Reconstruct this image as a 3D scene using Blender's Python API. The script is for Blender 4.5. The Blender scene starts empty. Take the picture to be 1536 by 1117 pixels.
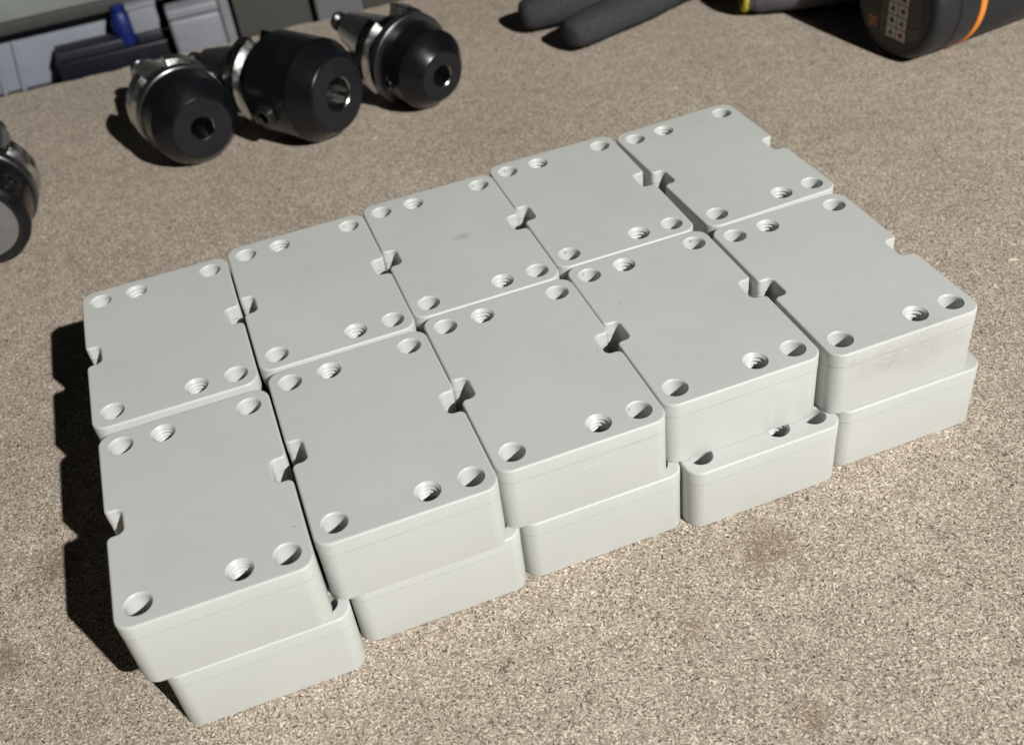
import bpy, bmesh, math, random
from mathutils import Vector, Matrix
random.seed(7)
U = 0.0525                      # metres per modelling unit (distance between two corner holes of a block)
S = bpy.context.scene
COL = S.collection

# ------------------------------------------------------------------ camera
cam_d = bpy.data.cameras.new("camera")
cam = bpy.data.objects.new("camera", cam_d)
COL.objects.link(cam)
R = ((0.935419, -0.337215, -0.106191), (0.296262, 0.583768, 0.755939), (-0.192924, -0.73858, 0.645972))
mw = Matrix.Identity(4)
for i in range(3):
    for j in range(3):
        mw[j][i] = R[i][j]
mw.translation = Vector((0.8715 * U, -5.9844 * U, 6.6755 * U))
cam.matrix_world = mw
cam_d.sensor_fit = 'HORIZONTAL'
cam_d.sensor_width = 36.0
cam_d.lens = 1622.55 / 1536 * 36.0
cam_d.clip_start = 0.01
cam_d.clip_end = 50
cam_d.dof.use_dof = True
cam_d.dof.focus_distance = 0.445
cam_d.dof.aperture_fstop = 12.5
S.camera = cam

# ------------------------------------------------------------------ room light
W = bpy.data.worlds.new("World")
S.world = W
W.use_nodes = True
bgn = W.node_tree.nodes["Background"]
bgn.inputs[0].default_value = (0.78, 0.88, 1.0, 1)
bgn.inputs[1].default_value = 0.0018

def lamp(name, kind, loc, power, col, target=None, **kw):
    d = bpy.data.lights.new(name, kind)
    d.energy = power
    d.color = col
    for k, v in kw.items():
        setattr(d, k, v)
    o = bpy.data.objects.new(name, d)
    COL.objects.link(o)
    o.location = Vector(loc) * U
    if target is not None:
        o.rotation_euler = (Vector(target) - Vector(loc)).to_track_quat('-Z', 'Y').to_euler()
    return o
# the one hard work lamp, front right and high, about 2.9 m away
lamp("work_lamp", 'SPOT', (18.5, -38.6, 34.2), 500, (1.0, 0.975, 0.935), target=(3, 2, 0),
     shadow_soft_size=0.022, spot_size=math.radians(60), spot_blend=0.6)
# dim tube on the ceiling far behind the bench (its reflection shows in the steel)
lamp("ceiling_tube", 'AREA', (-14, 22, 38), 0.25, (0.78, 0.95, 1.0), target=(2, 8, 0),
     shape='RECTANGLE', size=1.3, size_y=0.12)

S.view_settings.view_transform = 'Standard'
S.view_settings.look = 'None'
S.view_settings.exposure = 0
S.view_settings.gamma = 1

# ------------------------------------------------------------------ material helpers
class NT:
    def __init__(s, name):
        s.m = bpy.data.materials.new(name)
        s.m.use_nodes = True
        s.t = s.m.node_tree
        s.b = s.t.nodes["Principled BSDF"]
        s._o = None
    def n(s, kind, **kw):
        x = s.t.nodes.new(kind)
        for k, v in kw.items():
            setattr(x, k, v)
        return x
    def l(s, a, b):
        s.t.links.new(a, b)
    def coord(s, scale=(1, 1, 1), rot=0.0, off=(0, 0, 0)):
        if s._o is None:
            s._o = s.n('ShaderNodeTexCoord').outputs['Object']
        mp = s.n('ShaderNodeMapping')
        mp.inputs['Scale'].default_value = [v / U for v in scale]
        mp.inputs['Rotation'].default_value = (0, 0, rot)
        mp.inputs['Location'].default_value = off
        s.l(s._o, mp.inputs['Vector'])
        return mp.outputs[0]
    def noise(s, vec, scale, detail=3, rough=0.5, dist=0.0, out='Fac'):
        x = s.n('ShaderNodeTexNoise')
        x.inputs['Scale'].default_value = scale
        x.inputs['Detail'].default_value = detail
        x.inputs['Roughness'].default_value = rough
        x.inputs['Distortion'].default_value = dist
        s.l(vec, x.inputs['Vector'])
        return x.outputs[out]
    def ramp(s, fac, stops):
        x = s.n('ShaderNodeValToRGB')
        e = x.color_ramp.elements
        while len(e) < len(stops):
            e.new(0.5)
        for i, (p, c) in enumerate(stops):
            e[i].position = p
            e[i].color = (c, c, c, 1) if isinstance(c, (int, float)) else (*c, 1)
        s.l(fac, x.inputs[0])
        return x.outputs[0]
    def mix(s, fac, a, b, mode='MIX'):
        x = s.n('ShaderNodeMix', data_type='RGBA', blend_type=mode)
        for sock, v in ((x.inputs[0], fac), (x.inputs[6], a), (x.inputs[7], b)):
            if hasattr(v, 'links') or hasattr(v, 'is_linked'):
                s.l(v, sock)
            elif isinstance(v, (int, float)):
                sock.default_value = v
            else:
                sock.default_value = (*v, 1)
        return x.outputs[2]
    def math(s, op, a, b=None, c=None):
        x = s.n('ShaderNodeMath', operation=op)
        for i, v in enumerate((a, b, c)):
            if v is None:
                continue
            if isinstance(v, (int, float)):
                x.inputs[i].default_value = v
            else:
                s.l(v, x.inputs[i])
        return x.outputs[0]
    def spot(s, x, y, rad, sx=1.0, sy=1.0, z=0.0, rot=0.0, sz=None, warp=0.5):
        """soft ragged patch around a place on the surface, 1 in the middle"""
        if s._o is None:
            s._o = s.n('ShaderNodeTexCoord').outputs['Object']
        sub = s.n('ShaderNodeVectorMath', operation='SUBTRACT')
        s.l(s._o, sub.inputs[0]); sub.inputs[1].default_value = (x * U, y * U, z * U)
        mp = s.n('ShaderNodeMapping')
        mp.inputs['Rotation'].default_value = (0, 0, rot)
        s.l(sub.outputs[0], mp.inputs['Vector'])
        mp2 = s.n('ShaderNodeMapping')
        mp2.inputs['Scale'].default_value = (1 / (rad * sx * U), 1 / (rad * sy * U), 1 / (rad * (sz or 1) * U))
        s.l(mp.outputs[0], mp2.inputs['Vector'])
        ln = s.n('ShaderNodeVectorMath', operation='LENGTH')
        s.l(mp2.outputs[0], ln.inputs[0])
        nz = s.noise(s.coord(rot=0.6), 1.7 / rad, 5, 0.7, 0.9)
        v = s.math('ADD', ln.outputs['Value'], s.math('MULTIPLY', s.math('SUBTRACT', nz, 0.5), warp * 4))
        mr = s.n('ShaderNodeMapRange')
        mr.inputs[1].default_value = 1.15; mr.inputs[2].default_value = 0.2
        s.l(v, mr.inputs[0])
        return mr.outputs[0]
    def bump(s, h, strength, dist):
        x = s.n('ShaderNodeBump')
        x.inputs['Strength'].default_value = strength
        x.inputs['Distance'].default_value = dist * U
        s.l(h, x.inputs['Height'])
        s.l(x.outputs[0], s.b.inputs['Normal'])
        return x
    def base(s, c):
        if isinstance(c, tuple):
            s.b.inputs['Base Color'].default_value = (*c, 1)
        else:
            s.l(c, s.b.inputs['Base Color'])
    def setp(s, rough=None, metal=None, spec=None):
        if rough is not None:
            if isinstance(rough, (int, float)):
                s.b.inputs['Roughness'].default_value = rough
            else:
                s.l(rough, s.b.inputs['Roughness'])
        if metal is not None:
            s.b.inputs['Metallic'].default_value = metal
        if spec is not None:
            s.b.inputs['Specular IOR Level'].default_value = spec

def plastic_mat(name, extra=None):
    p = NT(name)
    oi = p.n('ShaderNodeObjectInfo')
    off = p.n('ShaderNodeVectorMath', operation='ADD')
    p.l(p.coord(), off.inputs[0])
    sc = p.n('ShaderNodeVectorMath', operation='SCALE')
    sc.inputs[0].default_value = (37, 19, 11)
    p.l(oi.outputs['Random'], sc.inputs['Scale'])
    p.l(sc.outputs[0], off.inputs[1])
    v = off.outputs[0]
    big = p.ramp(p.noise(v, 1.1, 4, 0.6), [(0.3, (0.508, 0.530, 0.512)), (0.7, (0.548, 0.568, 0.548))])
    fine = p.ramp(p.noise(v, 110, 2, 0.7), [(0.25, 0.955), (0.75, 1.0)])
    c = p.mix(1.0, big, fine, 'MULTIPLY')
    # faint cutter pass: one half of the face milled a touch differently
    sep = p.n('ShaderNodeSeparateXYZ')
    p.l(p.coord(), sep.inputs[0])
    half = p.math('GREATER_THAN', p.math('ADD', sep.outputs[1], p.math('MULTIPLY', oi.outputs['Random'], 0.25)), 0.1)
    c = p.mix(p.math('MULTIPLY', half, 0.07), c, (0.50, 0.51, 0.5))
    # small dark specks of dirt
    vo = p.n('ShaderNodeTexVoronoi')
    vo.inputs['Scale'].default_value = 2.3
    p.l(v, vo.inputs['Vector'])
    sp = p.math('LESS_THAN', vo.outputs['Distance'], 0.018)
    c = p.mix(p.math('MULTIPLY', sp, 0.55), c, (0.12, 0.11, 0.1))
    vo2 = p.n('ShaderNodeTexVoronoi')
    vo2.inputs['Scale'].default_value = 7.0
    p.l(v, vo2.inputs['Vector'])
    sp2 = p.math('LESS_THAN', vo2.outputs['Distance'], 0.030)
    sc2 = p.n('ShaderNodeSeparateColor'); p.l(vo2.outputs['Color'], sc2.inputs[0])
    sp2 = p.math('MULTIPLY', sp2, p.math('GREATER_THAN', sc2.outputs[0], 0.80))
    c = p.mix(p.math('MULTIPLY', sp2, 0.30), c, (0.25, 0.24, 0.22))
    # cloudy handling marks and hair-thin pale scratches
    rub = p.ramp(p.noise(v, 3.4, 5, 0.72, 0.8), [(0.56, 0.0), (0.72, 1.0)])
    c = p.mix(p.math('MULTIPLY', rub, 0.07), c, (0.36, 0.365, 0.35))
    mpv = p.n('ShaderNodeMapping'); mpv.inputs['Rotation'].default_value = (0, 0, 0.7); mpv.inputs['Scale'].default_value = (0.5, 9, 0.5)
    p.l(v, mpv.inputs['Vector'])
    scr = p.ramp(p.noise(mpv.outputs[0], 1.6, 2, 0.5), [(0.635, 0.0), (0.645, 1.0), (0.655, 0.0)])
    brk = p.ramp(p.noise(v, 1.7, 2, 0.5), [(0.5, 0.0), (0.6, 1.0)])
    c = p.mix(p.math('MULTIPLY', p.math('MULTIPLY', scr, brk), 0.12), c, (0.72, 0.73, 0.71))
    h = p.noise(v, 85, 3, 0.65)
    hs = p.noise(p.coord((1.0, 14, 14)), 3.0, 2, 0.5)
    rough = p.ramp(p.noise(v, 2.0, 3, 0.6), [(0.3, 0.38), (0.7, 0.48)])
    if extra:
        c, h = extra(p, c, h)
    p.base(c)
    p.setp(rough=rough, spec=0.42)
    hh = p.math('ADD', h, p.math('MULTIPLY', hs, 0.35))
    p.bump(hh, 0.22, 0.006)
    return p.m

M = {}
M['plastic'] = plastic_mat('grey_plastic')
def scuffs(p, c, h):
    m = p.spot(0.08, -1.0, 0.62, 1.0, 0.25, z=0.40, sz=0.34, warp=0.55)
    n1 = p.noise(p.coord((1, 1, 1.6), rot=0.3), 14, 5, 0.75, 1.2)
    s1 = p.ramp(n1, [(0.40, 0.0), (0.5, 1.0), (0.56, 0.0)])
    c2 = p.mix(p.math('MULTIPLY', m, 0.26), c, (0.43, 0.425, 0.405))
    c2 = p.mix(p.math('MULTIPLY', s1, p.math('MULTIPLY', m, 0.55)), c2, (0.33, 0.32, 0.305))
    h2 = p.math('ADD', h, p.math('MULTIPLY', p.math('MULTIPLY', n1, m), 2.6))
    return c2, h2
M['plastic_scuffed'] = plastic_mat('grey_plastic_scuffed', scuffs)
def smudge(p, c, h):
    m = p.spot(0.084, 0.016, 0.085, 1.2, 0.8, z=0.61, warp=0.35)
    return p.mix(p.math('MULTIPLY', m, 0.34), c, (0.2, 0.21, 0.21)), h
M['plastic_smudged'] = plastic_mat('grey_plastic_smudged', smudge)

def rubbed(p, c, h):
    a = p.spot(0.02, -1.0, 0.11, 1.0, 0.3, z=0.40, sz=0.09, warp=0.3)
    b = p.spot(0.42, -1.0, 0.30, 1.0, 0.3, z=0.48, sz=0.05, warp=0.4)
    c = p.mix(p.math('MULTIPLY', a, 0.35), c, (0.72, 0.72, 0.70))
    return p.mix(p.math('MULTIPLY', b, 0.30), c, (0.38, 0.38, 0.365)), h
M['plastic_rubbed'] = plastic_mat('grey_plastic_rubbed', rubbed)

def board_mat():
    p = NT('particle_board')
    # short chips lying in random directions: three stretched noises, picked apart by a patchy mask
    warp = p.noise(p.coord(), 9, 2, 0.5, out='Color')
    def warped(vec, amt):
        a = p.n('ShaderNodeVectorMath', operation='MULTIPLY_ADD')
        p.l(warp, a.inputs[0]); a.inputs[1].default_value = (amt, amt, 0); p.l(vec, a.inputs[2])
        return a.outputs[0]
    c0 = p.coord()
    layers = []
    for k, (rot, st) in enumerate(((0.35, 2.6), (1.5, 2.3), (2.55, 2.8), (0.95, 2.0))):
        mp = p.n('ShaderNodeMapping')
        mp.inputs['Rotation'].default_value = (0, 0, rot)
        mp.inputs['Location'].default_value = (3.1 * k, 1.7 * k, 0)
        p.l(warped(c0, 0.05), mp.inputs['Vector'])
        mp2 = p.n('ShaderNodeMapping')
        mp2.inputs['Scale'].default_value = (1, st, 1)
        p.l(mp.outputs[0], mp2.inputs['Vector'])
        layers.append(p.noise(mp2.outputs[0], 25 + 2.5 * k, 2, 0.6, 0.15))
    pick = p.noise(c0, 24, 1, 0.5)
    pick2 = p.noise(p.coord(off=(7, 3, 1)), 20, 1, 0.5)
    f1 = p.ramp(pick, [(0.46, 0.0), (0.54, 1.0)])
    f2 = p.ramp(pick2, [(0.46, 0.0), (0.54, 1.0)])
    a = p.mix(f1, layers[0], layers[1])
    b = p.mix(f1, layers[2], layers[3])
    fib = p.mix(f2, a, b)
    col = p.ramp(fib, [(0.33, (0.04, 0.03, 0.022)), (0.39, (0.23, 0.190, 0.150)), (0.46, (0.42, 0.362, 0.302)),
                       (0.55, (0.56, 0.50, 0.43)), (0.63, (0.95, 0.89, 0.79))])
    vo = p.n('ShaderNodeTexVoronoi')
    vo.inputs['Scale'].default_value = 44
    p.l(warped(c0, 0.12), vo.inputs['Vector'])
    cell = p.n('ShaderNodeSeparateColor')
    p.l(vo.outputs['Color'], cell.inputs[0])
    tone = p.ramp(cell.outputs[0], [(0.0, (0.80, 0.77, 0.73)), (0.5, (1.0, 0.985, 0.965)), (1.0, (1.14, 1.12, 1.09))])
    col = p.mix(0.85, col, tone, 'MULTIPLY')
    pal = p.ramp(cell.outputs[1], [(0.92, 0.0), (0.98, 1.0)])
    col = p.mix(p.math('MULTIPLY', pal, 0.35), col, (0.72, 0.65, 0.55))
    drk = p.ramp(cell.outputs[2], [(0.94, 0.0), (0.99, 1.0)])
    col = p.mix(p.math('MULTIPLY', drk, 0.5), col, (0.15, 0.10, 0.065))
    pit = p.math('MULTIPLY', p.math('LESS_THAN', vo.outputs['Distance'], 0.30), p.math('GREATER_THAN', cell.outputs[1], 0.875))
    col = p.mix(p.math('MULTIPLY', pit, 0.85), col, (0.05, 0.037, 0.028))
    for k, rot in enumerate((0.2, 1.25, 2.3)):
        mp = p.n('ShaderNodeMapping')
        mp.inputs['Rotation'].default_value = (0, 0, rot)
        mp.inputs['Location'].default_value = (5.3 * k, 2.9 * k, 0)
        p.l(warped(c0, 0.03), mp.inputs['Vector'])
        mp2 = p.n('ShaderNodeMapping')
        mp2.inputs['Scale'].default_value = (1, 3.6, 1)
        p.l(mp.outputs[0], mp2.inputs['Vector'])
        v3 = p.n('ShaderNodeTexVoronoi')
        v3.inputs['Scale'].default_value = 9.5
        p.l(mp2.outputs[0], v3.inputs['Vector'])
        c3 = p.n('ShaderNodeSeparateColor'); p.l(v3.outputs['Color'], c3.inputs[0])
        chip = p.math('MULTIPLY', p.math('LESS_THAN', v3.outputs['Distance'], 0.30), p.math('GREATER_THAN', c3.outputs[0], 0.84))
        shade = p.ramp(c3.outputs[1], [(0.3, (0.30, 0.24, 0.185)), (0.7, (0.78, 0.71, 0.62))])
        col = p.mix(p.math('MULTIPLY', chip, 0.55), col, shade)
    # broad unevenness of the sheet
    blot = p.ramp(p.noise(c0, 0.55, 5, 0.62), [(0.3, (0.90, 0.89, 0.87)), (0.7, (1.06, 1.05, 1.04))])
    col = p.mix(1.0, col, blot, 'MULTIPLY')
    mott = p.ramp(p.noise(p.coord(rot=0.4), 5.0, 5, 0.75, 0.4), [(0.32, (0.84, 0.82, 0.80)), (0.68, (1.10, 1.09, 1.08))])
    col = p.mix(1.0, col, mott, 'MULTIPLY')
    # stains
    for (x, y, r, amt, cc) in ((3.93, -1.22, 0.24, 0.55, (0.20, 0.148, 0.078)), (3.48, -2.62, 0.12, 0.5, (0.22, 0.15, 0.1)),
                               (3.07, -1.66, 0.10, 0.5, (0.22, 0.16, 0.11)), (-1.43, 1.04, 0.22, 0.6, (0.19, 0.13, 0.075)),
                               (-1.86, 0.2, 0.16, 0.55, (0.19, 0.13, 0.08)), (4.95, -1.93, 0.09, 0.4, (0.2, 0.15, 0.1)),
                               (1.1, -1.95, 0.16, 0.35, (0.24, 0.18, 0.12)), (6.7, 0.4, 0.25, 0.22, (0.24, 0.2, 0.16))):
        m = p.spot(x, y, r * 1.1, 1.0, 1.15, warp=0.85)
        m = p.math('MULTIPLY', m, p.ramp(fib, [(0.38, 1.0), (0.66, 0.45)]))
        col = p.mix(p.math('MULTIPLY', m, min(1.0, amt * 1.35)), col, cc)
    # pale rubbed scratches
    for (x, y, l, w, rot, amt) in ((6.45, 7.28, 0.85, 0.016, 0.10, 0.4), (5.0, 7.9, 0.2, 0.03, -0.6, 0.5), (5.2, 6.9, 0.28, 0.02, 0.3, 0.4),
                                   (7.6, 5.9, 0.5, 0.012, 0.5, 0.25), (-0.6, 7.4, 0.5, 0.012, -0.3, 0.25)):
        m = p.spot(x, y, 1.0, l, w, rot=-rot, warp=0.25)
        col = p.mix(p.math('MULTIPLY', m, amt), col, (0.72, 0.66, 0.58))
    col = p.mix(1.0, col, (0.895, 0.905, 0.912), 'MULTIPLY')
    p.base(col)
    p.setp(rough=0.68, spec=0.25)
    p.bump(p.math('ADD', fib, p.math('MULTIPLY', cell.outputs[0], 0.12)), 0.55, 0.028)
    return p.m
M['board'] = board_mat()

def board_edge():
    p = NT('board_edge')
    c = p.ramp(p.noise(p.coord(), 22, 4, 0.7), [(0.35, (0.14, 0.10, 0.07)), (0.65, (0.42, 0.34, 0.26))])
    p.base(c); p.setp(rough=0.85, spec=0.15)
    p.bump(p.noise(p.coord(), 22, 4, 0.7), 0.8, 0.05)
    return p.m
M['board_edge'] = board_edge()

def simple(name, col, rough, metal=0.0, spec=0.5, var=0.08, scale=4.0, bump=0.0, bscale=30, bdist=0.01, rvar=0.06):
    p = NT(name)
    lo = tuple(v * (1 - var) for v in col); hi = tuple(min(1, v * (1 + var)) for v in col)
    n = p.noise(p.coord(), scale, 4, 0.6)
    p.base(p.ramp(n, [(0.3, lo), (0.7, hi)]))
    p.setp(rough=p.ramp(p.noise(p.coord(off=(5, 2, 1)), scale * 1.7, 4, 0.65), [(0.3, max(0.03, rough - rvar)), (0.7, rough + rvar)]),
           metal=metal, spec=spec)
    if bump:
        p.bump(p.noise(p.coord(), bscale, 3, 0.6), bump, bdist)
    return p.m

M['black_oxide'] = simple('black_oxide_steel', (0.0055, 0.006, 0.0075), 0.27, 0.0, 0.38, 0.25, 3, 0.12, 90, 0.003)
M['black_oxide_face'] = simple('black_oxide_turned_face', (0.0115, 0.0125, 0.0165), 0.38, 0.0, 0.32, 0.2, 5, 0.15, 80, 0.003)
M['steel'] = simple('ground_steel', (0.50, 0.50, 0.49), 0.24, 1.0, 0.5, 0.15, 5, 0.06, 60, 0.003, rvar=0.1)
M['dark_steel'] = simple('dark_burnished_steel', (0.10, 0.102, 0.108), 0.30, 0.85, 0.5, 0.15, 5, 0.08, 60, 0.003)
M['crumb'] = simple('pale_wood_crumb', (0.50, 0.44, 0.36), 0.8, 0, 0.2, 0.5, 1.3)
M['groove_shade'] = simple('shaded_groove', (0.25, 0.245, 0.225), 0.8, 0, 0.1, 0.45, 1.2)  # darker plastic colour standing in for shade inside the block groove
M['steel_bore'] = simple('polished_bore', (0.50, 0.50, 0.49), 0.22, 1.0)
M['grey_face'] = simple('dull_grey_cap', (0.20, 0.195, 0.19), 0.45, 0.3, 0.5, 0.12, 5)
M['black_screw'] = simple('black_screw', (0.09, 0.09, 0.095), 0.26, 0.9)
M['dark_hole'] = simple('socket_dark', (0.01, 0.01, 0.01), 0.6)
M['glove'] = simple('dark_grey_knit', (0.042, 0.044, 0.050), 0.85, 0, 0.2, 0.20, 14, 0.5, 60, 0.018)
M['tool_black'] = simple('matt_black_rubber_plastic', (0.019, 0.0205, 0.024), 0.45, 0, 0.4, 0.15, 4, 0.25, 70, 0.006)
M['tool_cap'] = simple('dark_tool_end_cap', (0.014, 0.014, 0.014), 0.5, 0, 0.3, 0.15, 4)
M['orange'] = simple('orange_rubber', (0.80, 0.27, 0.045), 0.45, 0, 0.4, 0.08)
M['yellow'] = simple('yellow_thread', (0.62, 0.56, 0.05), 0.8, 0, 0.2, 0.2, 20, 0.5, 60, 0.02)
M['label_black'] = simple('label_black', (0.012, 0.012, 0.012), 0.5)
M['label_white'] = simple('label_white', (0.50, 0.49, 0.47), 0.6, var=0.15, scale=9)
M['label_red'] = simple('label_red', (0.16, 0.02, 0.03), 0.6)
M['label_grey'] = simple('label_grey_print', (0.13, 0.13, 0.125), 0.6, var=0.3, scale=18)
M['label_orange'] = simple('label_orange_print', (0.36, 0.12, 0.045), 0.6)
M['bench_grey'] = simple('pale_green_grey_laminate', (0.23, 0.25, 0.235), 0.5, 0, 0.4, 0.07, 1.2)
M['panel_blue'] = simple('bluish_white_plastic', (0.25, 0.265, 0.315), 0.55, 0, 0.4, 0.08, 0.9, 0.3, 1.0, 0.15)
M['box_white'] = simple('off_white_plastic', (0.25, 0.26, 0.29), 0.5, 0, 0.4, 0.10, 1.2, 0.2, 2.0, 0.1)
M['tray_lid'] = simple('dark_blue_grey_plastic', (0.020, 0.022, 0.031), 0.5)
M['box_black'] = simple('black_plastic_tray', (0.008, 0.0085, 0.015), 0.4)
M['dark_strip'] = simple('dark_grey_steel', (0.055, 0.056, 0.053), 0.5)
M['olive'] = simple('dark_olive_panel', (0.060, 0.060, 0.052), 0.5, 0, 0.4, 0.2, 0.6)
M['cab_grey'] = simple('mid_grey_cabinet', (0.135, 0.14, 0.145), 0.5, 0, 0.4, 0.08, 0.8)
M['post'] = simple('painted_grey_post', (0.20, 0.21, 0.22), 0.4)
M['blue'] = simple('blue_translucent_plastic', (0.005, 0.016, 0.12), 0.5)
M['floor'] = simple('concrete_floor', (0.06, 0.058, 0.056), 0.7, 0, 0.3, 0.2, 0.5)
M['wall'] = simple('workshop_wall', (0.05, 0.05, 0.048), 0.8, 0, 0.2, 0.12, 0.3)

def cuff_mat():
    p = NT('ribbed_grey_knit')
    w = p.n('ShaderNodeTexWave', wave_type='BANDS', bands_direction='X')
    w.inputs['Scale'].default_value = 11
    w.inputs['Distortion'].default_value = 0.6
    p.l(p.coord(), w.inputs['Vector'])
    n = p.noise(p.coord(), 40, 3, 0.6)
    p.base(p.mix(p.math('MULTIPLY', w.outputs['Fac'], 0.7), (0.11, 0.11, 0.125), (0.18, 0.18, 0.20)))
    p.setp(rough=0.85, spec=0.2)
    p.bump(p.math('ADD', w.outputs['Fac'], n), 0.6, 0.02)
    return p.m
M['cuff'] = cuff_mat()

# ------------------------------------------------------------------ mesh helpers (all in modelling units, scaled by U when linked)
def finish(bm, name, angle=30, flat=None):
    bmesh.ops.scale(bm, vec=(U, U, U), verts=bm.verts)
    bm.normal_update()
    ca = math.radians(angle)
    for f in bm.faces:
        f.smooth = not (flat and flat(f))
    for e in bm.edges:
        if len(e.link_faces) == 2 and e.calc_face_angle(0) > ca:
            e.smooth = False
    me = bpy.data.meshes.new(name)
    bm.to_mesh(me)
    bm.free()
    return me

def obj(name, me, mats, parent=None, loc=None, rotz=None):
    o = bpy.data.objects.new(name, me)
    if not isinstance(mats, (list, tuple)):
        mats = [mats]
    if not me.materials:
        for m in mats:
            me.materials.append(m)
    COL.objects.link(o)
    if parent:
        o.parent = parent
    if loc is not None:
        o.location = Vector(loc) * U
    if rotz is not None:
        o.rotation_euler = (0, 0, rotz)
    return o

def thing(name, label, cat, loc=(0, 0, 0), rotz=0.0, group=None, o=None):
    if o is None:
        o = bpy.data.objects.new(name, None)
        o.empty_display_size = 0.01
        COL.objects.link(o)
        o.location = Vector(loc) * U
        o.rotation_euler = (0, 0, rotz)
    o['label'] = label
    o['category'] = cat
    if group:
        o['group'] = group
    return o

def structure(o):
    o['kind'] = 'structure'
    return o

def box_bm(bm, x0, x1, y0, y1, z0, z1, bev=0.0, rot=None):
    vs = [bm.verts.new((x, y, z)) for z in (z0, z1) for y in (y0, y1) for x in (x0, x1)]
    fs = []
    for q in ((0, 2, 3, 1), (4, 5, 7, 6), (0, 1, 5, 4), (2, 6, 7, 3), (0, 4, 6, 2), (1, 3, 7, 5)):
        fs.append(bm.faces.new([vs[i] for i in q]))
    if rot:
        bmesh.ops.rotate(bm, verts=vs, cent=((x0 + x1) / 2, (y0 + y1) / 2, (z0 + z1) / 2), matrix=rot)
    if bev:
        es = list({e for f in fs for e in f.edges})
        bmesh.ops.bevel(bm, geom=es, offset=bev, segments=3, profile=0.5, affect='EDGES')

def fillet(poly, radii, seg):
    pts = []
    n = len(poly)
    for i in range(n):
        p0, p, p1 = Vector(poly[i - 1]), Vector(poly[i]), Vector(poly[(i + 1) % n])
        r = radii[i]
        a = (p0 - p).normalized(); b = (p1 - p).normalized()
        ang = a.angle(b)
        d = r / math.tan(ang / 2)
        s, e = p + a * d, p + b * d
        c = p + (a + b).normalized() * (r / math.sin(ang / 2))
        a0 = math.atan2(s.y - c.y, s.x - c.x); a1 = math.atan2(e.y - c.y, e.x - c.x)
        da = (a1 - a0 + math.pi) % (2 * math.pi) - math.pi
        m = seg if r > 0.08 else max(6, seg // 2)
        for k in range(m + 1):
            t = a0 + da * k / m
            pts.append(Vector((c.x + r * math.cos(t), c.y + r * math.sin(t))))
    return pts

def inset(pts, off):
    out = []
    n = len(pts)
    for i in range(n):
        t = (pts[(i + 1) % n] - pts[i]).normalized() + (pts[i] - pts[i - 1]).normalized()
        t.normalize()
        out.append(pts[i] - Vector((t.y, -t.x)) * off)
    return out

# ------------------------------------------------------------------ the setting
bm = bmesh.new()
# worktop board: top face finely undulating is not needed; far edge is slightly chewed
x0, x1, y0, y1 = -16.0, 24.0, -14.0, 11.33
xs = [x0 + (x1 - x0) * i / 400 for i in range(401)]
top_far = []; bot_far = []
for x in xs:
    j = 0.018 * math.sin(x * 3.1) + 0.014 * math.sin(x * 9.7 + 1) + random.uniform(-0.012, 0.012)
    top_far.append(bm.verts.new((x, y1 + j - 0.02, 0)))
    bot_far.append(bm.verts.new((x, y1 + 0.01, -0.36)))
tn = [bm.verts.new((x, y0, 0)) for x in xs]
bn = [bm.verts.new((x, y0, -0.36)) for x in xs]
for i in range(400):
    bm.faces.new((tn[i], tn[i + 1], top_far[i + 1], top_far[i]))
    f = bm.faces.new((top_far[i], top_far[i + 1], bot_far[i + 1], bot_far[i])); f.material_index = 1
    f = bm.faces.new((bn[i + 1], bn[i], bot_far[i], bot_far[i + 1])); f.material_index = 1
    f = bm.faces.new((tn[i + 1], tn[i], bn[i], bn[i + 1])); f.material_index = 1
f = bm.faces.new((tn[0], top_far[0], bot_far[0], bn[0])); f.material_index = 1
f = bm.faces.new((top_far[-1], tn[-1], bn[-1], bot_far[-1])); f.material_index = 1
wt = structure(obj('worktop', finish(bm, 'worktop', 20), [M['board'], M['board_edge']]))

bm = bmesh.new(); box_bm(bm, -60, 70, -60, 60, -17.2, -17.0)
structure(obj('floor', finish(bm, 'floor'), M['floor']))
bm = bmesh.new(); box_bm(bm, -60, 70, 34, 35, -17, 34)
structure(obj('wall', finish(bm, 'wall'), M['wall']))

# workbench frame under the board (holds the worktop up)
bf = thing('bench_frame', 'dark steel frame under the far edge of the particle board worktop', 'frame', (4, 0, -17))
bm = bmesh.new(); box_bm(bm, -15, 15, -10, 10.2, 15.4, 16.62, 0.05)
obj('top_rail', finish(bm, 'top_rail'), M['dark_strip'], bf)
for sx in (-14, 14):
    for sy in (-9, 9):
        bm = bmesh.new(); box_bm(bm, sx - 0.6, sx + 0.6, sy - 0.6, sy + 0.6, 0, 15.39, 0.05)
        obj('leg', finish(bm, 'leg'), M['dark_strip'], bf)

# ------------------------------------------------------------------ second bench / shelf unit beyond the edge
sh = thing('shelf_unit', 'pale grey shelf unit with a square upright post beyond the far edge of the worktop', 'shelf', (-2, 15, -17))
def part(name, par, mat, *a, bev=0.03, label=None, rot=None):
    bm = bmesh.new()
    px, py, pz = [v / U for v in par.location]
    x0, x1, y0, y1, z0, z1 = a
    box_bm(bm, x0 - px, x1 - px, y0 - py, y1 - py, z0 - pz, z1 - pz, bev, rot)
    o = obj(name, finish(bm, name), M[mat], par)
    if label:
        o['label'] = label
    return o
part('top_board', sh, 'bench_grey', -12, 1.86, 14.95, 22, -0.13, 0.55, bev=0.05)
part('shade_strip', sh, 'dark_strip', -12, 1.66, 15.02, 15.35, -0.37, -0.135)  # dark strip modelled in place of the shadow beneath the top board
part('shelf_board', sh, 'dark_strip', -12, 1.66, 14.9, 22, -1.85, -1.58)
part('upright_post', sh, 'post', 1.675, 1.865, 15.0, 15.4, -17, -0.133, bev=0.04)
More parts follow.
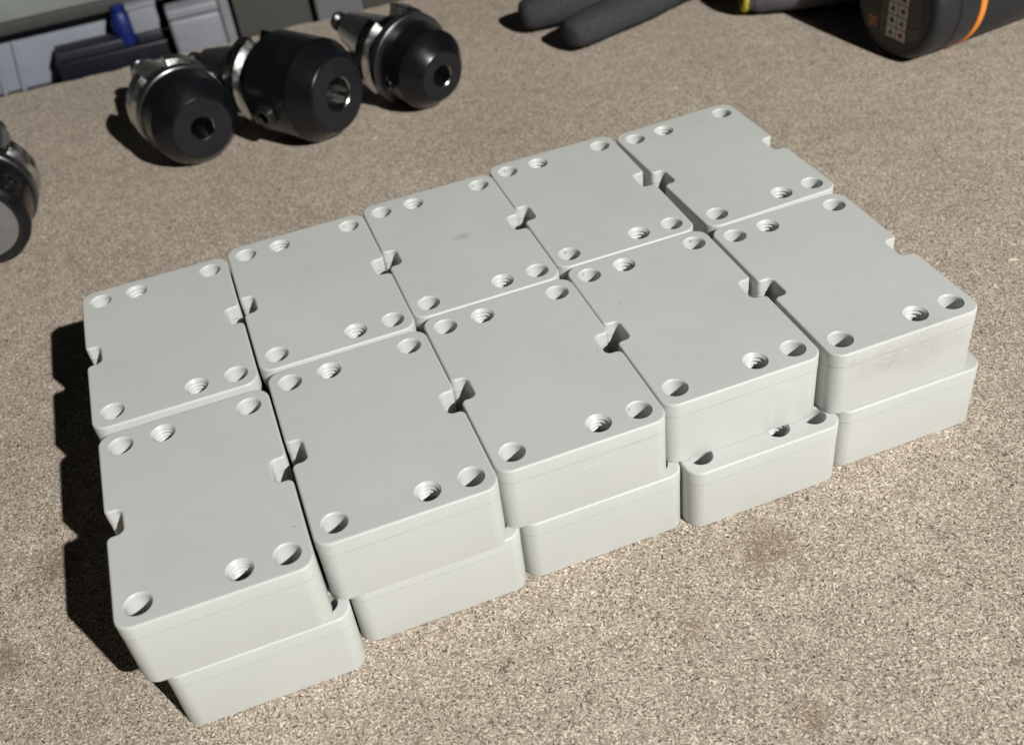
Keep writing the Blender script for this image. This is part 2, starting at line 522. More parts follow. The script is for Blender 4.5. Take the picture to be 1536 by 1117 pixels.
part('upright_post', sh, 'post', -12.2, -11.9, 15.0, 15.4, -17, -0.133, bev=0.04)
part('back_panel', sh, 'dark_strip', -12, 1.86, 21.6, 21.9, -17, -0.135)

cr = thing('storage_crate', 'large bluish white plastic crate on the shelf behind the left end of the worktop', 'crate', (-2.4, 15.6, -1.58))
part('body', cr, 'panel_blue', -6.2, -0.10, 15.45, 18.0, -1.58, -0.45, bev=0.08)
part('rim', cr, 'panel_blue', -6.26, -0.06, 15.40, 18.05, -0.447, -0.375, bev=0.02)
for fx in (-2.95, -2.55, -2.2):
    part('rib', cr, 'panel_blue', fx, fx + 0.09, 15.36, 15.448, -1.57, -0.6, bev=0.03,
         rot=Matrix.Rotation(0.16, 3, 'Y'))
tr = thing('tray', 'long black plastic tray in front of the bluish white crate', 'tray', (-0.2, 15, -1.58))
part('body', tr, 'box_black', -1.46, 1.25, 14.72, 15.25, -1.578, -0.98, bev=0.04)
part('lid', tr, 'tray_lid', -1.42, -0.18, 14.75, 15.22, -0.976, -0.80, bev=0.03)

# blue bottle with neck
bb = thing('bottle', 'small blue plastic bottle standing on the black tray', 'bottle', (-0.10, 14.95, -0.975))
bm = bmesh.new()
def lathe_z(bm, prof, seg=40):
    rings = []
    for z, r in prof:
        rings.append([bm.verts.new((r * math.cos(2 * math.pi * k / seg), r * math.sin(2 * math.pi * k / seg), z)) for k in range(seg)])
    for a, b in zip(rings, rings[1:]):
        for k in range(seg):
            bm.faces.new((a[k], a[(k + 1) % seg], b[(k + 1) % seg], b[k]))
    bm.faces.new(list(reversed(rings[0]))); bm.faces.new(rings[-1])
lathe_z(bm, [(0, 0.15), (0.02, 0.17), (0.15, 0.19), (0.34, 0.20), (0.5, 0.18), (0.60, 0.14), (0.62, 0.12)])
obj('body', finish(bm, 'bottle_body'), M['blue'], bb)
bm = bmesh.new(); lathe_z(bm, [(0.60, 0.115), (0.61, 0.12), (0.72, 0.115), (0.73, 0.10)], 24)
obj('cap', finish(bm, 'bottle_cap'), M['blue'], bb)

wb = thing('carton', 'small pale grey box resting on a dark box beside the blue bottle', 'box', (0.30, 15.0, -0.80))
part('body', wb, 'box_white', 0.05, 0.56, 14.8, 15.2, -0.80, -0.36, bev=0.03)
part('lid', wb, 'box_white', 0.03, 0.58, 14.78, 15.22, -0.357, -0.27, bev=0.02)
db = thing('dark_box', 'small dark grey box under the pale box beside the blue bottle', 'box', (0.30, 15.0, -0.975))
part('body', db, 'tray_lid', 0.07, 0.54, 14.76, 15.2, -0.974, -0.803, bev=0.03)
co = thing('container', 'white rounded plastic container on the tray end next to the grey post', 'container', (1.16, 14.5, -1.25))
part('body', co, 'box_white', 0.70, 1.64, 14.25, 14.70, -1.30, -0.52, bev=0.09)
part('lid', co, 'box_white', 0.70, 1.64, 14.24, 14.705, -0.518, -0.33, bev=0.05)
part('foot', co, 'box_black', 0.74, 1.60, 14.30, 14.68, -1.577, -1.303, bev=0.02)

ol = thing('machine_cabinet', 'dark olive grey machine cabinet to the right of the grey post', 'cabinet', (3.0, 16.5, -17))
part('side_panel', ol, 'olive', 1.95, 3.40, 15.35, 20, -17, 2.2, bev=0.03)
part('door', ol, 'cab_grey', 3.47, 4.41, 15.05, 20, -17, 2.2, bev=0.05)
part('end_panel', ol, 'olive', 4.47, 9.5, 15.4, 20, -17, 2.2, bev=0.03)

# ------------------------------------------------------------------ the grey plastic blocks
HX, HY, H = 0.6695, 1.0, 0.61
def block_mesh():
    bm = bmesh.new()
    nx, nv = 0.545, 0.118
    poly = [(-HX, -HY), (HX, -HY), (HX, -nv), (nx, -nv), (nx, nv + .006), (HX, nv + .006), (HX, HY), (-HX, HY),
            (-HX, nv + .006), (-nx, nv + .006), (-nx, -nv), (-HX, -nv)]
    rad = [0.125, 0.125, 0.048, 0.05, 0.05, 0.04, 0.125, 0.125, 0.04, 0.05, 0.05, 0.048]
    out = fillet(poly, rad, 14)
    r = 0.017
    step = 0.004
    # (inset, z) down the side; a hair-line step below the rim as on the milled parts
    prof = [(r, H), (r * 0.60, H - r * 0.08), (r * 0.27, H - r * 0.30), (r * 0.06, H - r * 0.64), (0, H - r),
            (0, H - 0.124), (0.010, H - 0.1242), (0.010, H - 0.1285), (0.0025, H - 0.1289), (0.0025, 0.018), (0.0055, 0.006), (0.0125, 0.0)]
    rings = []
    for off, z in prof:
        pp = inset(out, off)
        rings.append([bm.verts.new((p.x, p.y, z)) for p in pp])
    n = len(out)
    for a, b in zip(rings, rings[1:]):
        for k in range(n):
            f = bm.faces.new((a[k], b[k], b[(k + 1) % n], a[(k + 1) % n]))
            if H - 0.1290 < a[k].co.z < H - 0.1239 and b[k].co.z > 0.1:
                f.material_index = 1          # darker colour painted in as the shade of the hair-line groove
    top, bot = rings[0], rings[-1]
    holes = []
    seg = 44
    def ring(cx, cy, rr, z):
        return [bm.verts.new((cx + rr * math.cos(2 * math.pi * k / seg), cy + rr * math.sin(2 * math.pi * k / seg), z)) for k in range(seg)]
    b = 0.816
    specs = [(sx * 0.5, sy * b, 'c') for sx in (-1, 1) for sy in (-1, 1)] + [(-0.1755, 0.8144, 't'), (0.1755, -0.8144, 't')]
    hb = []
    for cx, cy, kind in specs:
        if kind == 'c':
            pr = [(0.100, H), (0.0955, H - 0.0035), (0.090, H - 0.012), (0.088, H - 0.022), (0.086, 0.008), (0.092, 0)]
        else:
            pr = [(0.099, H), (0.096, H - 0.003), (0.082, H - 0.020), (0.0815, H - 0.028), (0.0815, 0.01), (0.09, 0)]
        rr = [ring(cx, cy, a, z) for a, z in pr]
        for a, c in zip(rr, rr[1:]):
            for k in range(seg):
                bm.faces.new((a[k], a[(k + 1) % seg], c[(k + 1) % seg], c[k]))
        holes.append(rr[0]); hb.append(rr[-1])
    for loop, hl in ((top, holes), (bot, hb)):
        es = []
        for L in [loop] + hl:
            for k in range(len(L)):
                e = bm.edges.get((L[k], L[(k + 1) % len(L)]))
                es.append(e)
        bmesh.ops.triangle_fill(bm, edges=es, use_beauty=True, use_dissolve=False)
    bmesh.ops.recalc_face_normals(bm, faces=bm.faces)
    return finish(bm, 'block_body', 32, flat=lambda f: abs(f.normal.z) > 0.999)

def thread_mesh(seed):
    rnd = random.Random(seed)
    bm = bmesh.new()
    seg, rows = 56, 150
    z0, z1 = -0.020, -0.56
    pitch = 0.034
    jit = [[rnd.uniform(-1, 1) for _ in range(12)] for _ in range(40)]
    grid = []
    for i in range(rows + 1):
        z = z0 + (z1 - z0) * i / rows
        row = []
        for k in range(seg):
            t = k / seg
            ph = (z / pitch + t) % 1.0
            tri = 1 - abs(2 * ph - 1)
            tri = min(1, max(0, (tri - 0.18) / 0.64))
            g = min(1, i / 3)
            rag = jit[int((z - z0) / (z1 - z0) * 39)][int(t * 12) % 12] * 0.0016 * tri
            rr = 0.0812 - 0.0135 * tri * g + rag * g
            row.append(bm.verts.new((rr * math.cos(2 * math.pi * t), rr * math.sin(2 * math.pi * t), z)))
        grid.append(row)
    for i in range(rows):
        for k in range(seg):
            bm.faces.new((grid[i][k], grid[i][(k + 1) % seg], grid[i + 1][(k + 1) % seg], grid[i + 1][k]))
    # a few torn curls of plastic hanging off the thread crests
    for q in range(5):
        t = rnd.uniform(0.25, 0.75) * 2 * math.pi
        z = rnd.uniform(-0.05, -0.16)
        r0 = 0.072
        ln = rnd.uniform(0.02, 0.05)
        pa = [Vector((r0 * math.cos(t + s * ln / r0), r0 * math.sin(t + s * ln / r0), z + 0.008 * math.sin(s * 4 + q))) * 1.0 for s in (0, 0.35, 0.7, 1)]
        for i in range(4):
            pa[i] *= 1 - 0.05 * i if False else 1
        w = 0.0035
        va = [bm.verts.new(p_ + Vector((0, 0, w))) for p_ in pa]
        vb = [bm.verts.new(p_ * 0.97 - Vector((0, 0, w))) for p_ in pa]
        for i in range(3):
            bm.faces.new((va[i], va[i + 1], vb[i + 1], vb[i]))
    return finish(bm, 'threaded_hole', 50)

body_me = block_mesh()
body_me.materials.append(M['plastic']); body_me.materials.append(M['groove_shade'])
body_scuff = body_me.copy(); body_scuff.materials[0] = M['plastic_scuffed']
body_rub = body_me.copy(); body_rub.materials[0] = M['plastic_rubbed']
body_smudge = body_me.copy(); body_smudge.materials[0] = M['plastic_smudged']
threads = [thread_mesh(s) for s in (1, 2, 3)]
for t_ in threads:
    t_.materials.append(M['plastic'])

def block(label, x, y, rz, level, group, me=body_me):
    t = thing('plastic_block', label, 'plastic block', (x, y, level * (H + 0.0012) + 0.0008), rz, group)
    # body mesh origin sits on the thing's base
    obj('body', me, M['plastic'], t)
    for (hx, hy) in ((-0.1755, 0.8144), (0.1755, -0.8144)):
        th = obj('threaded_hole', random.choice(threads), M['plastic'], t, loc=(hx, hy, H))
        th.rotation_euler.z = random.uniform(-0.5, 0.5)
    return t
# the scuffed / smudged materials read object coordinates: top face lies at z = H there, so shift their marks
G1, G2 = 'grey plastic blocks in the top layer', 'grey plastic blocks in the bottom layer'
top = [
 ('top grey block at the near left corner of the stack', 0, 0, 0, body_me),
 ('top grey block in the near row, second from the left end', 1.3566, 0.1359, 0.0016, body_me),
 ('top grey block in the middle of the near row', 2.7021, 0.2417, 0.0017, body_rub),
 ('top grey block set back, holes of the block below peeking out in front', 4.0443, 0.3451, 0.0048, body_me),
 ('top grey block at the near right corner with a scuffed front face', 5.4120, 0.2832, 0.0088, body_scuff),
 ('top grey block at the far left corner of the stack', -0.0342, 2.0813, 0.0006, body_me),
 ('top grey block in the far row, second from the left end', 1.3211, 2.1748, 0.0027, body_me),
 ('top grey block in the middle of the far row with a faint smudge', 2.6648, 2.2565, 0.0006, body_smudge),
 ('top grey block in the far row, left of the widening dark gap', 4.0072, 2.357, 0.001, body_me),
 ('top grey block at the far right corner, slightly turned from its neighbour', 5.4044, 2.3189, 0.0385, body_me)]
for lab, x, y, rz, me in top:
    block(lab, x, y, rz, 1, G1, me)
low = [
 ('bottom grey block at the near left, lowest in the photo', 0.122, 0.0, 0.0),
 ('bottom grey block in the near row, second from the left end', 1.470, 0.185, 0.0),
 ('bottom grey block under the middle of the near row', 2.815, 0.235, 0.002),
 ('bottom grey block whose holes show in front of the block on it', 4.160, 0.166, 0.010),
 ('bottom grey block at the near right corner, reaching furthest right', 5.528, 0.262, 0.004),
 ('bottom grey block hidden under the far left corner block', 0.09, 2.06, 0.0),
 ('bottom grey block hidden under the far row, second from the left', 1.44, 2.25, 0.0),
 ('bottom grey block hidden under the smudged block of the far row', 2.785, 2.30, 0.0),
 ('bottom grey block hidden under the far row left of the wide gap', 4.13, 2.27, 0.0),
 ('bottom grey block hidden under the far right corner block', 5.49, 2.33, 0.0)]
for lab, x, y, rz in low:
    block(lab, x, y, rz, 0, G2)

# burrs left at some hole rims
def burr(par, hx, hy, a, w):
    bm = bmesh.new()
    pts_ = []
    for k in range(5):
        t = a + w * k / 4
        rr = 0.0865 - 0.012 * math.sin(math.pi * k / 4)
        z = H - 0.018 - 0.020 * math.sin(math.pi * k / 4 + 0.3)
        pts_.append((hx + rr * math.cos(t), hy + rr * math.sin(t), z))
    va = [bm.verts.new((x, y, z + 0.003)) for x, y, z in pts_]
    vb = [bm.verts.new((x * 1.0, y, z - 0.006)) for x, y, z in pts_]
    vc = [bm.verts.new((hx + (x - hx) * 1.08, hy + (y - hy) * 1.08, z)) for x, y, z in pts_]
    for k in range(4):
        bm.faces.new((va[k], va[k + 1], vb[k + 1], vb[k])); bm.faces.new((va[k + 1], va[k], vc[k], vc[k + 1])); bm.faces.new((vb[k], vb[k + 1], vc[k + 1], vc[k]))
    obj('burr', finish(bm, 'burr', 60), M['plastic'], par)
rb_ = random.Random(11)
tops = [o for o in COL.objects if o.get('group') == G1]
for o in tops:
    for (hx, hy) in ((0.5, -0.816), (-0.5, -0.816), (0.5, 0.816), (-0.5, 0.816)):
        if rb_.random() < 0.42:
            burr(o, hx, hy, rb_.uniform(1.2, 4.2), rb_.uniform(0.15, 0.5))

# crumbs of chip and plastic dust lying on the board
rc = random.Random(5)
bm = bmesh.new()
def crumb(x, y, z, sz, el):
    a = rc.uniform(0, math.pi)
    d = Vector((math.cos(a), math.sin(a), 0)); e = Vector((-d.y, d.x, 0)); c = Vector((x, y, z))
    L = sz * el
    ring_ = [c - d * L, c - d * L * 0.3 + e * sz * 0.5, c + d * L * 0.6 + e * sz * 0.35, c + d * L, c + d * L * 0.3 - e * sz * 0.45, c - d * L * 0.5 - e * sz * 0.4]
    lo = [bm.verts.new(v + Vector((0, 0, 0.001))) for v in ring_]
    hi = [bm.verts.new(c + (v - c) * 0.7 + Vector((0, 0, sz * rc.uniform(0.35, 0.7)))) for v in ring_]
    for k in range(6):
        bm.faces.new((lo[k], lo[(k + 1) % 6], hi[(k + 1) % 6], hi[k]))
    bm.faces.new(hi); bm.faces.new(list(reversed(lo)))
n_ = 0
while n_ < 150:
    x, y = rc.uniform(-3, 9), rc.uniform(-3.6, 8.5)
    if -0.8 < x < 6.35 and -1.05 < y < 3.5:
        continue
    crumb(x, y, 0, rc.uniform(0.008, 0.026), rc.uniform(0.8, 2.4)); n_ += 1
for k in range(70):                       # gathered along the foot of the stack
    x = rc.uniform(-0.5, 6.2)
    y = -0.78 if x > 3.5 else (-0.8 if x > 0.85 else -1.03)
    if 3.45 < x < 4.87: y = -0.88
    crumb(x, y - abs(rc.gauss(0, 0.05)) - 0.02, 0, rc.uniform(0.005, 0.013), rc.uniform(0.8, 2.0))
bmesh.ops.recalc_face_normals(bm, faces=bm.faces)
cr_ = obj('wood_crumbs', finish(bm, 'wood_crumbs', 20), M['crumb'])
cr_['kind'] = 'stuff'; cr_['label'] = 'pale wood crumbs scattered over the particle board'

# ------------------------------------------------------------------ tool holders (axis along +X, nose at x = 0, tail towards -X)
SLOT = 0.30
def lathe_x(bm, prof, seg=96, slots=None, caps=(False, False)):
    rings = []
    for s, r in prof:
        ring = []
        for k in range(seg):
            a = 2 * math.pi * k / seg
            rr = r
            if slots:
                half, depth, roll = slots
                for c in (roll, roll + math.pi):
                    d = (a - c + math.pi) % (2 * math.pi) - math.pi
                    if abs(d) < half:
                        rr = min(rr, depth / max(0.5, math.cos(d)))
            ring.append(bm.verts.new((-s, rr * math.cos(a), rr * math.sin(a))))
        rings.append(ring)
    for a, b in zip(rings, rings[1:]):
        for k in range(seg):
            bm.faces.new((a[k], b[k], b[(k + 1) % seg], a[(k + 1) % seg]))
    if caps[0]:
        bm.faces.new(rings[0])
    if caps[1]:
        bm.faces.new(list(reversed(rings[-1])))
    bmesh.ops.recalc_face_normals(bm, faces=bm.faces)

TILT = [0.0]
def tilt_bm(bm, z):
    bmesh.ops.rotate(bm, verts=bm.verts, cent=(0, 0, z), matrix=Matrix.Rotation(TILT[0], 3, 'Y'))

def lathe_obj(name, prof, mat, par, z, seg=96, slots=None, caps=(True, True), angle=28):
    bm = bmesh.new()
    lathe_x(bm, prof, seg, slots, caps)
    bmesh.ops.translate(bm, vec=(0, 0, z), verts=bm.verts)
    tilt_bm(bm, z)
    return obj(name, finish(bm, name, angle), mat, par)

def tool_holder(label, x, y, deg, z, rb, rf, rbore, cham, blen, roll, screw=None, face_mat='black_oxide_face',
                neck=None, flange_r=0.60, flange_mat='steel', ring=0.10, plug=False, tail=True, tilt=0.0, gap=0.0):
    TILT[0] = math.radians(tilt)
    t = thing('tool_holder', label, 'tool holder', (x, y, 0), math.radians(deg), 'milling tool holders lying on the worktop')
    c = 0.012
    # turned nose: face with bore, chamfer, cylinder
    rn = neck or rb
    lathe_obj('nose_body', [(0.04, rbore + 0.011), (0.0, rbore + 0.011), (0.0, rf - c * 1.5), (c * 0.35, rf - c * 0.4), (c * 1.1, rf + c * 0.6), (cham - c, rb - 0.012), (cham + c, rb),
                            (blen, rn), (blen + 0.004, rn - 0.02)],
              M['black_oxide'], t, z, caps=(False, True), angle=14)
    lathe_obj('nose_face', [(-0.0015, rbore + 0.014), (-0.0022, rf - c * 1.6)], M[face_mat], t, z, caps=(False, False))
    if plug:
        lathe_obj('steel_plug', [(-0.02, 0.0005), (-0.02, rf * 0.84), (0.0, rf * 0.86)], M['grey_face'], t, z, caps=(False, False))
    else:
        bm = bmesh.new()
        lathe_x(bm, [(-0.001, rbore + 0.0100), (0.009, rbore), (0.75, rbore), (0.78, 0.001)], 96)
        for f in bm.faces:
            f.normal_flip()
        bmesh.ops.translate(bm, vec=(0, 0, z), verts=bm.verts)
        tilt_bm(bm, z)
        obj('bore', finish(bm, 'bore', 30), M['steel_bore'], t)
    # collar and V-grooved flange with two drive slots
    s = blen + 0.006
    R_ = flange_r
    lathe_obj('collar', [(s, 0.4), (s + 0.002, R_ - 0.03), (s + 0.014, R_ - 0.012), (s + ring, R_ - 0.012), (s + ring + 0.03, R_ - 0.09), (s + ring + 0.09, R_ - 0.10)],
              M['dark_steel'], t, z)
    s += ring + 0.092
    sl = (0.30, R_ - 0.17, roll)
    lathe_obj('flange', [(s, R_ - 0.10), (s + 0.05, R_ - 0.02), (s + 0.062, R_), (s + 0.235, R_), (s + 0.25, R_ - 0.015), (s + 0.252, 0.44)],
              M['black_oxide' if flange_mat == 'black' else 'steel'], t, z, seg=240, slots=sl)
    s += 0.254
    if tail:
        lathe_obj('taper_shank', [(s, 0.425), (s + 0.03, 0.425), (s + 0.05, 0.42), (s + 0.90, 0.235), (s + 0.92, 0.215)], M['steel'], t, z)
        s += 0.922
        lathe_obj('pull_stud', [(s, 0.18), (s + 0.04, 0.18), (s + 0.05, 0.115), (s + 0.13, 0.115), (s + 0.14, 0.09), (s + 0.21, 0.09),
                                (s + 0.24, 0.135), (s + 0.30, 0.135), (s + 0.33, 0.11)], M['black_screw'], t, z)
    if screw:
        for ss, ang, sr, out_ in screw:
            bm = bmesh.new()
            lathe_x(bm, [(0.10, sr * 1.12), (-0.0, sr * 1.12), (-0.004, sr * 1.10), (-0.004, sr * 1.0), (0.02, sr * 0.96), (out_ * -0.3, sr * 0.96),
                         (out_ * -0.4, sr * 0.88), (out_ * -0.5, sr * 0.96), (out_ * -0.7, sr * 0.96), (out_ * -0.8, sr * 0.88), (-out_ * 0.9, sr * 0.94),
                         (-out_, sr * 0.84), (-out_, sr * 0.52), (-out_ + 0.10, sr * 0.48), (-out_ + 0.10, 0.001)], 36)
            rm = Matrix.Translation((-ss, 0, z)) @ Matrix.Rotation(ang, 4, 'X') @ Matrix.Translation((0, rn * 0.985, 0)) @ Matrix.Rotation(math.pi / 2, 4, 'Z')
            bmesh.ops.transform(bm, matrix=rm, verts=bm.verts)
            tilt_bm(bm, z)
            obj('set_screw', finish(bm, 'set_screw', 25), M['black_screw'], t)
    return t

# ang for screws: rotation about the axis, 0 = +Y side (right-hand side seen from the tail is -Y)
tool_holder('black tool holder with small bore, leftmost of the three lying together', 0.765, 7.24, -75.0, 0.583, 0.578, 0.40, 0.150,
            0.22, 0.56, math.radians(105), None, flange_r=0.615, ring=0.13, tilt=2.2)
tool_holder('thick black tool holder with wide polished bore and big side screw', 2.515, 7.05, -53.5, 0.664, 0.66, 0.485, 0.212,
            0.28, 1.02, math.radians(80), [(0.68, math.radians(180 + 9), 0.155, 0.09)], flange_r=0.60, ring=0.10)
tool_holder('black tool holder with narrow nose and broad dark collar, rightmost of the three', 3.91, 7.08, -67.5, 0.535, 0.53, 0.335, 0.142,
            0.24, 0.64, math.radians(100), [(0.50, math.radians(180 + 10), 0.09, 0.035)], flange_r=0.63, ring=0.115, tilt=5.0)
tool_holder('tool holder with a flat grey round end at the left edge', -1.958, 6.172, -95.0, 0.60, 0.56, 0.50, 0.12,
            0.05, 0.62, math.radians(60), [(0.24, math.radians(34), 0.12, 0.06)], flange_r=0.61, ring=0.13, plug=True, tilt=3.0)

# ------------------------------------------------------------------ cordless tool with orange ring
ta = math.radians(7)
tool = thing('power_tool', 'round black power tool with an orange ring and a warning label on its end', 'power tool', (9.60, 5.42, 0), ta)
def tl(name, prof, mat, seg=128, caps=(True, True), angle=28):
    bm = bmesh.new()
    lathe_x(bm, [(-s, r) for s, r in prof], seg, None, caps)
    bmesh.ops.translate(bm, vec=(0, 0, 0.76), verts=bm.verts)
    return obj(name, finish(bm, name, angle), M[mat], tool)
tl('end_cap', [(0.0, 0.69), (0.015, 0.718), (0.04, 0.737), (0.075, 0.748), (0.11, 0.752), (0.335, 0.757), (0.35, 0.745)], 'tool_black')
tl('end_plate', [(-0.012, 0.0005), (-0.012, 0.67), (-0.004, 0.68)], 'tool_cap', caps=(False, False))
tl('housing', [(0.355, 0.745), (0.37, 0.76), (0.67, 0.76), (0.68, 0.755), (0.78, 0.755), (0.79, 0.76), (2.4, 0.74), (2.6, 0.66), (4.6, 0.62), (4.7, 0.66), (6.2, 0.70), (6.5, 0.5)], 'tool_black')
tl('orange_ring', [(0.682, 0.757), (0.690, 0.769), (0.77, 0.769), (0.778, 0.757)], 'orange', caps=(False, False))
tl('chuck', [(6.5, 0.36), (6.55, 0.40), (7.3, 0.36), (7.6, 0.2)], 'black_screw')
# flat print on the end plate; local: x = -0.015 outwards, y = far side, z up from axis
def flat(name, quads, mat, par, x=-0.0145):
    bm = bmesh.new()
    for q in quads:
        vs = [bm.verts.new((x, a, 0.76 + b)) for a, b in q]
        bm.faces.new(vs)
    bmesh.ops.recalc_face_normals(bm, faces=bm.faces)
    return obj(name, finish(bm, name), M[mat], par)
def rect(a0, a1, b0, b1):
    return [(a0, b0), (a1, b0), (a1, b1), (a0, b1)]
lab = flat('label', [[(0.63 * math.cos(2 * math.pi * k / 64), 0.63 * math.sin(2 * math.pi * k / 64)) for k in range(64)]], 'label_black', tool)
for r_ in range(5):
    z0 = -0.475 + r_ * 0.158
    for c_ in range(2):
        a0 = 0.10 - c_ * 0.18
        m = (a0 - 0.0825, z0 + 0.072)
        bm = bmesh.new()
        q = [bm.verts.new((-0.0165, a, 0.76 + b)) for a, b in rect(a0 - 0.165, a0, z0, z0 + 0.143)]
        bm.faces.new(q)
        if (r_ + c_) % 2 == 0:
            shp = [(m[0] - 0.045, m[1] - 0.035), (m[0] + 0.045, m[1] - 0.035), (m[0] + 0.02, m[1] + 0.02), (m[0], m[1] + 0.045), (m[0] - 0.02, m[1] + 0.02)]
        else:
            shp = [(m[0] + 0.045 * math.cos(k * math.pi / 5), m[1] + (0.03 + 0.015 * (k % 2)) * math.sin(k * math.pi / 5)) for k in range(10)]
        f = bm.faces.new([bm.verts.new((-0.018, a, 0.76 + b)) for a, b in shp]); f.material_index = 1
        obj('pictogram', finish(bm, 'pictogram'), [M['label_white'], M['label_red' if c_ else 'label_black']], lab)
txt = []
rt = random.Random(3)
for a in (-0.31, -0.35, -0.39, -0.43, -0.47):
    z = -0.44 + abs(a + 0.3) * 0.6
    while z < 0.42:
        ln = rt.uniform(0.02, 0.07)
        txt.append(rect(a, a + 0.022, z, z + ln)); z += ln + rt.uniform(0.01, 0.025)
for a in (0.135, 0.18):
    z = -0.52 + 0.05 * (a > 0.15)
    while z < 0.3:
        ln = rt.uniform(0.02, 0.06)
        txt.append(rect(a, a + 0.024, z, z + ln)); z += ln + rt.uniform(0.01, 0.02)
flat('small_print', txt, 'label_grey', lab, -0.0165)['kind'] = 'stuff'
star = []
for k in range(4):
    a = math.radians(40 + 90 * k)
    cx, cy = 0.36, -0.36
    d = Vector((math.cos(a), math.sin(a))); e = Vector((-d.y, d.x))
    star.append([tuple(Vector((cx, cy)) + d * 0.095 + e * 0.028), tuple(Vector((cx, cy)) + e * 0.028), tuple(Vector((cx, cy)) - e * 0.028), tuple(Vector((cx, cy)) + d * 0.095 - e * 0.028)])
flat('orange_mark', star, 'label_orange', lab, -0.0165)

# ------------------------------------------------------------------ gloves (skinned chains, baked to plain meshes)
def skin_mesh(name, pts, edges, flatten=0.8, sub=3, wrinkle=0.007):
    bm = bmesh.new()
    lay = bm.verts.layers.skin.verify()
    vs = []
    for i, (x, y, z, r) in enumerate(pts):
        v = bm.verts.new((x, y, z)); v[lay].radius = (r, r); v[lay].use_root = (i == 0)
        vs.append(v)
    for a, b in edges:
        bm.edges.new((vs[a], vs[b]))
    me = bpy.data.meshes.new(name + '_cage'); bm.to_mesh(me); bm.free()
    tmp = bpy.data.objects.new(name + '_cage', me); COL.objects.link(tmp)
    tmp.modifiers.new('s', 'SKIN')
    sb = tmp.modifiers.new('u', 'SUBSURF'); sb.levels = sub; sb.render_levels = sub
    dg = bpy.context.evaluated_depsgraph_get()
    out = bpy.data.meshes.new_from_object(tmp.evaluated_get(dg))
    bpy.data.objects.remove(tmp); bpy.data.meshes.remove(me)
    bm = bmesh.new(); bm.from_mesh(out); bpy.data.meshes.remove(out)
    from mathutils import noise
    for v in bm.verts:
        n_ = noise.noise(v.co * 2.6) * wrinkle * 2 + noise.noise(v.co * 7) * wrinkle
        v.co += v.normal * n_
    zmin = min(v.co.z for v in bm.verts)
    for v in bm.verts:
        v.co.z = max(0.004, (v.co.z - zmin) * flatten)
    return finish(bm, name, 180)

def chain(pts, edges, root, nodes):
    prev = root
    for nd in nodes:
        pts.append(nd); edges.append((prev, len(pts) - 1)); prev = len(pts) - 1
    return prev
g1 = thing('work_glove', 'dark grey knitted glove whose two fingertips point left at the top of the photo', 'glove', (-0.14, -0.62, 0), 0, 'work gloves on the worktop')
pts = [(8.9, 9.75, 0.5, 0.62)]; ed = []
k1 = chain(pts, ed, 0, [(8.2, 9.15, 0.42, 0.36)])
chain(pts, ed, k1, [(7.55, 8.92, 0.32, 0.31), (6.80, 8.70, 0.31, 0.30), (6.28, 8.54, 0.30, 0.285), (6.10, 8.48, 0.28, 0.21)])
k2 = chain(pts, ed, 0, [(8.1, 9.62, 0.5, 0.36)])
chain(pts, ed, k2, [(7.3, 9.5, 0.36, 0.34), (6.6, 9.5, 0.33, 0.33), (5.98, 9.53, 0.31, 0.31), (5.76, 9.56, 0.29, 0.22)])
k3 = chain(pts, ed, 0, [(8.25, 10.15, 0.48, 0.36)])
chain(pts, ed, k3, [(7.5, 10.4, 0.32, 0.26), (6.9, 10.55, 0.28, 0.25), (6.5, 10.62, 0.27, 0.2)])
k4 = chain(pts, ed, 0, [(8.6, 10.5, 0.45, 0.30)])
chain(pts, ed, k4, [(8.0, 10.85, 0.30, 0.22), (7.6, 10.95, 0.26, 0.2)])
chain(pts, ed, 0, [(10.1, 9.9, 0.5, 0.58), (11.2, 10.0, 0.45, 0.50)])
chain(pts, ed, 0, [(9.5, 10.6, 0.5, 0.32), (9.2, 10.9, 0.4, 0.22)])
obj('glove_shell', skin_mesh('glove_shell', pts, ed, 0.86), M['glove'], g1)

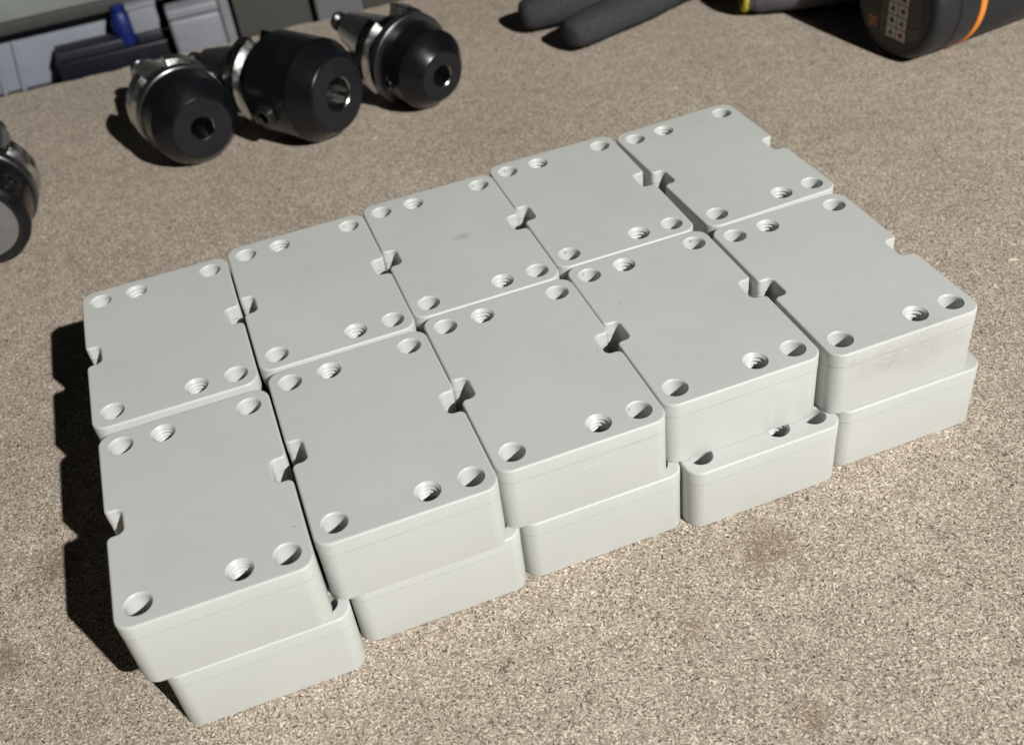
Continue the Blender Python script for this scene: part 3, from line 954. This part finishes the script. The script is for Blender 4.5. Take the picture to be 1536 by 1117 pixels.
g2 = thing('work_glove', 'grey ribbed glove cuff with a yellow edge beside the power tool', 'glove', (-0.05, -0.74, 0), 0, 'work gloves on the worktop')
pts = [(9.5, 8.12, 0.5, 0.60)]; ed = []
chain(pts, ed, 0, [(9.0, 8.52, 0.5, 0.54), (8.84, 8.60, 0.5, 0.53), (8.80, 8.62, 0.5, 0.5)])
chain(pts, ed, 0, [(10.1, 8.08, 0.5, 0.58), (10.7, 8.55, 0.5, 0.6), (11.6, 8.9, 0.5, 0.66), (12.4, 9.1, 0.45, 0.35), (13.4, 9.3, 0.35, 0.24), (13.9, 9.35, 0.3, 0.18)])
chain(pts, ed, 5, [(12.2, 9.6, 0.45, 0.32), (13.2, 9.9, 0.35, 0.24), (13.8, 10.0, 0.3, 0.18)])
chain(pts, ed, 5, [(12.2, 8.5, 0.4, 0.3), (13.2, 8.4, 0.32, 0.22), (13.6, 8.35, 0.3, 0.17)])
obj('glove_shell', skin_mesh('glove_shell', pts, ed, 0.8, wrinkle=0.012), M['cuff'], g2)
# yellow overlocked binding round the cuff opening
bm = bmesh.new()
ax = Vector((-0.92, 0.38, 0)).normalized(); sd = Vector((-ax.y, ax.x, 0))
C0 = Vector((8.83, 8.62, 0.42))
NS, NT_ = 64, 10
rings = []
for i in range(NS):
    a = 2 * math.pi * i / NS
    rr = 1 + 0.02 * math.sin(5 * a)
    cpt = C0 + sd * (0.46 * rr * math.cos(a)) + Vector((0, 0, 0.37 * rr * math.sin(a)))
    nd = (sd * math.cos(a) + Vector((0, 0, math.sin(a)))).normalized()
    rings.append([bm.verts.new(cpt + nd * (0.035 * math.cos(b)) + ax * (0.055 * math.sin(b))) for b in [2 * math.pi * j / NT_ for j in range(NT_)]])
for i in range(NS):
    for j in range(NT_):
        bm.faces.new((rings[i][j], rings[(i + 1) % NS][j], rings[(i + 1) % NS][(j + 1) % NT_], rings[i][(j + 1) % NT_]))
bmesh.ops.recalc_face_normals(bm, faces=bm.faces)
obj('cuff_binding', finish(bm, 'cuff_binding', 60), M['yellow'], g2)
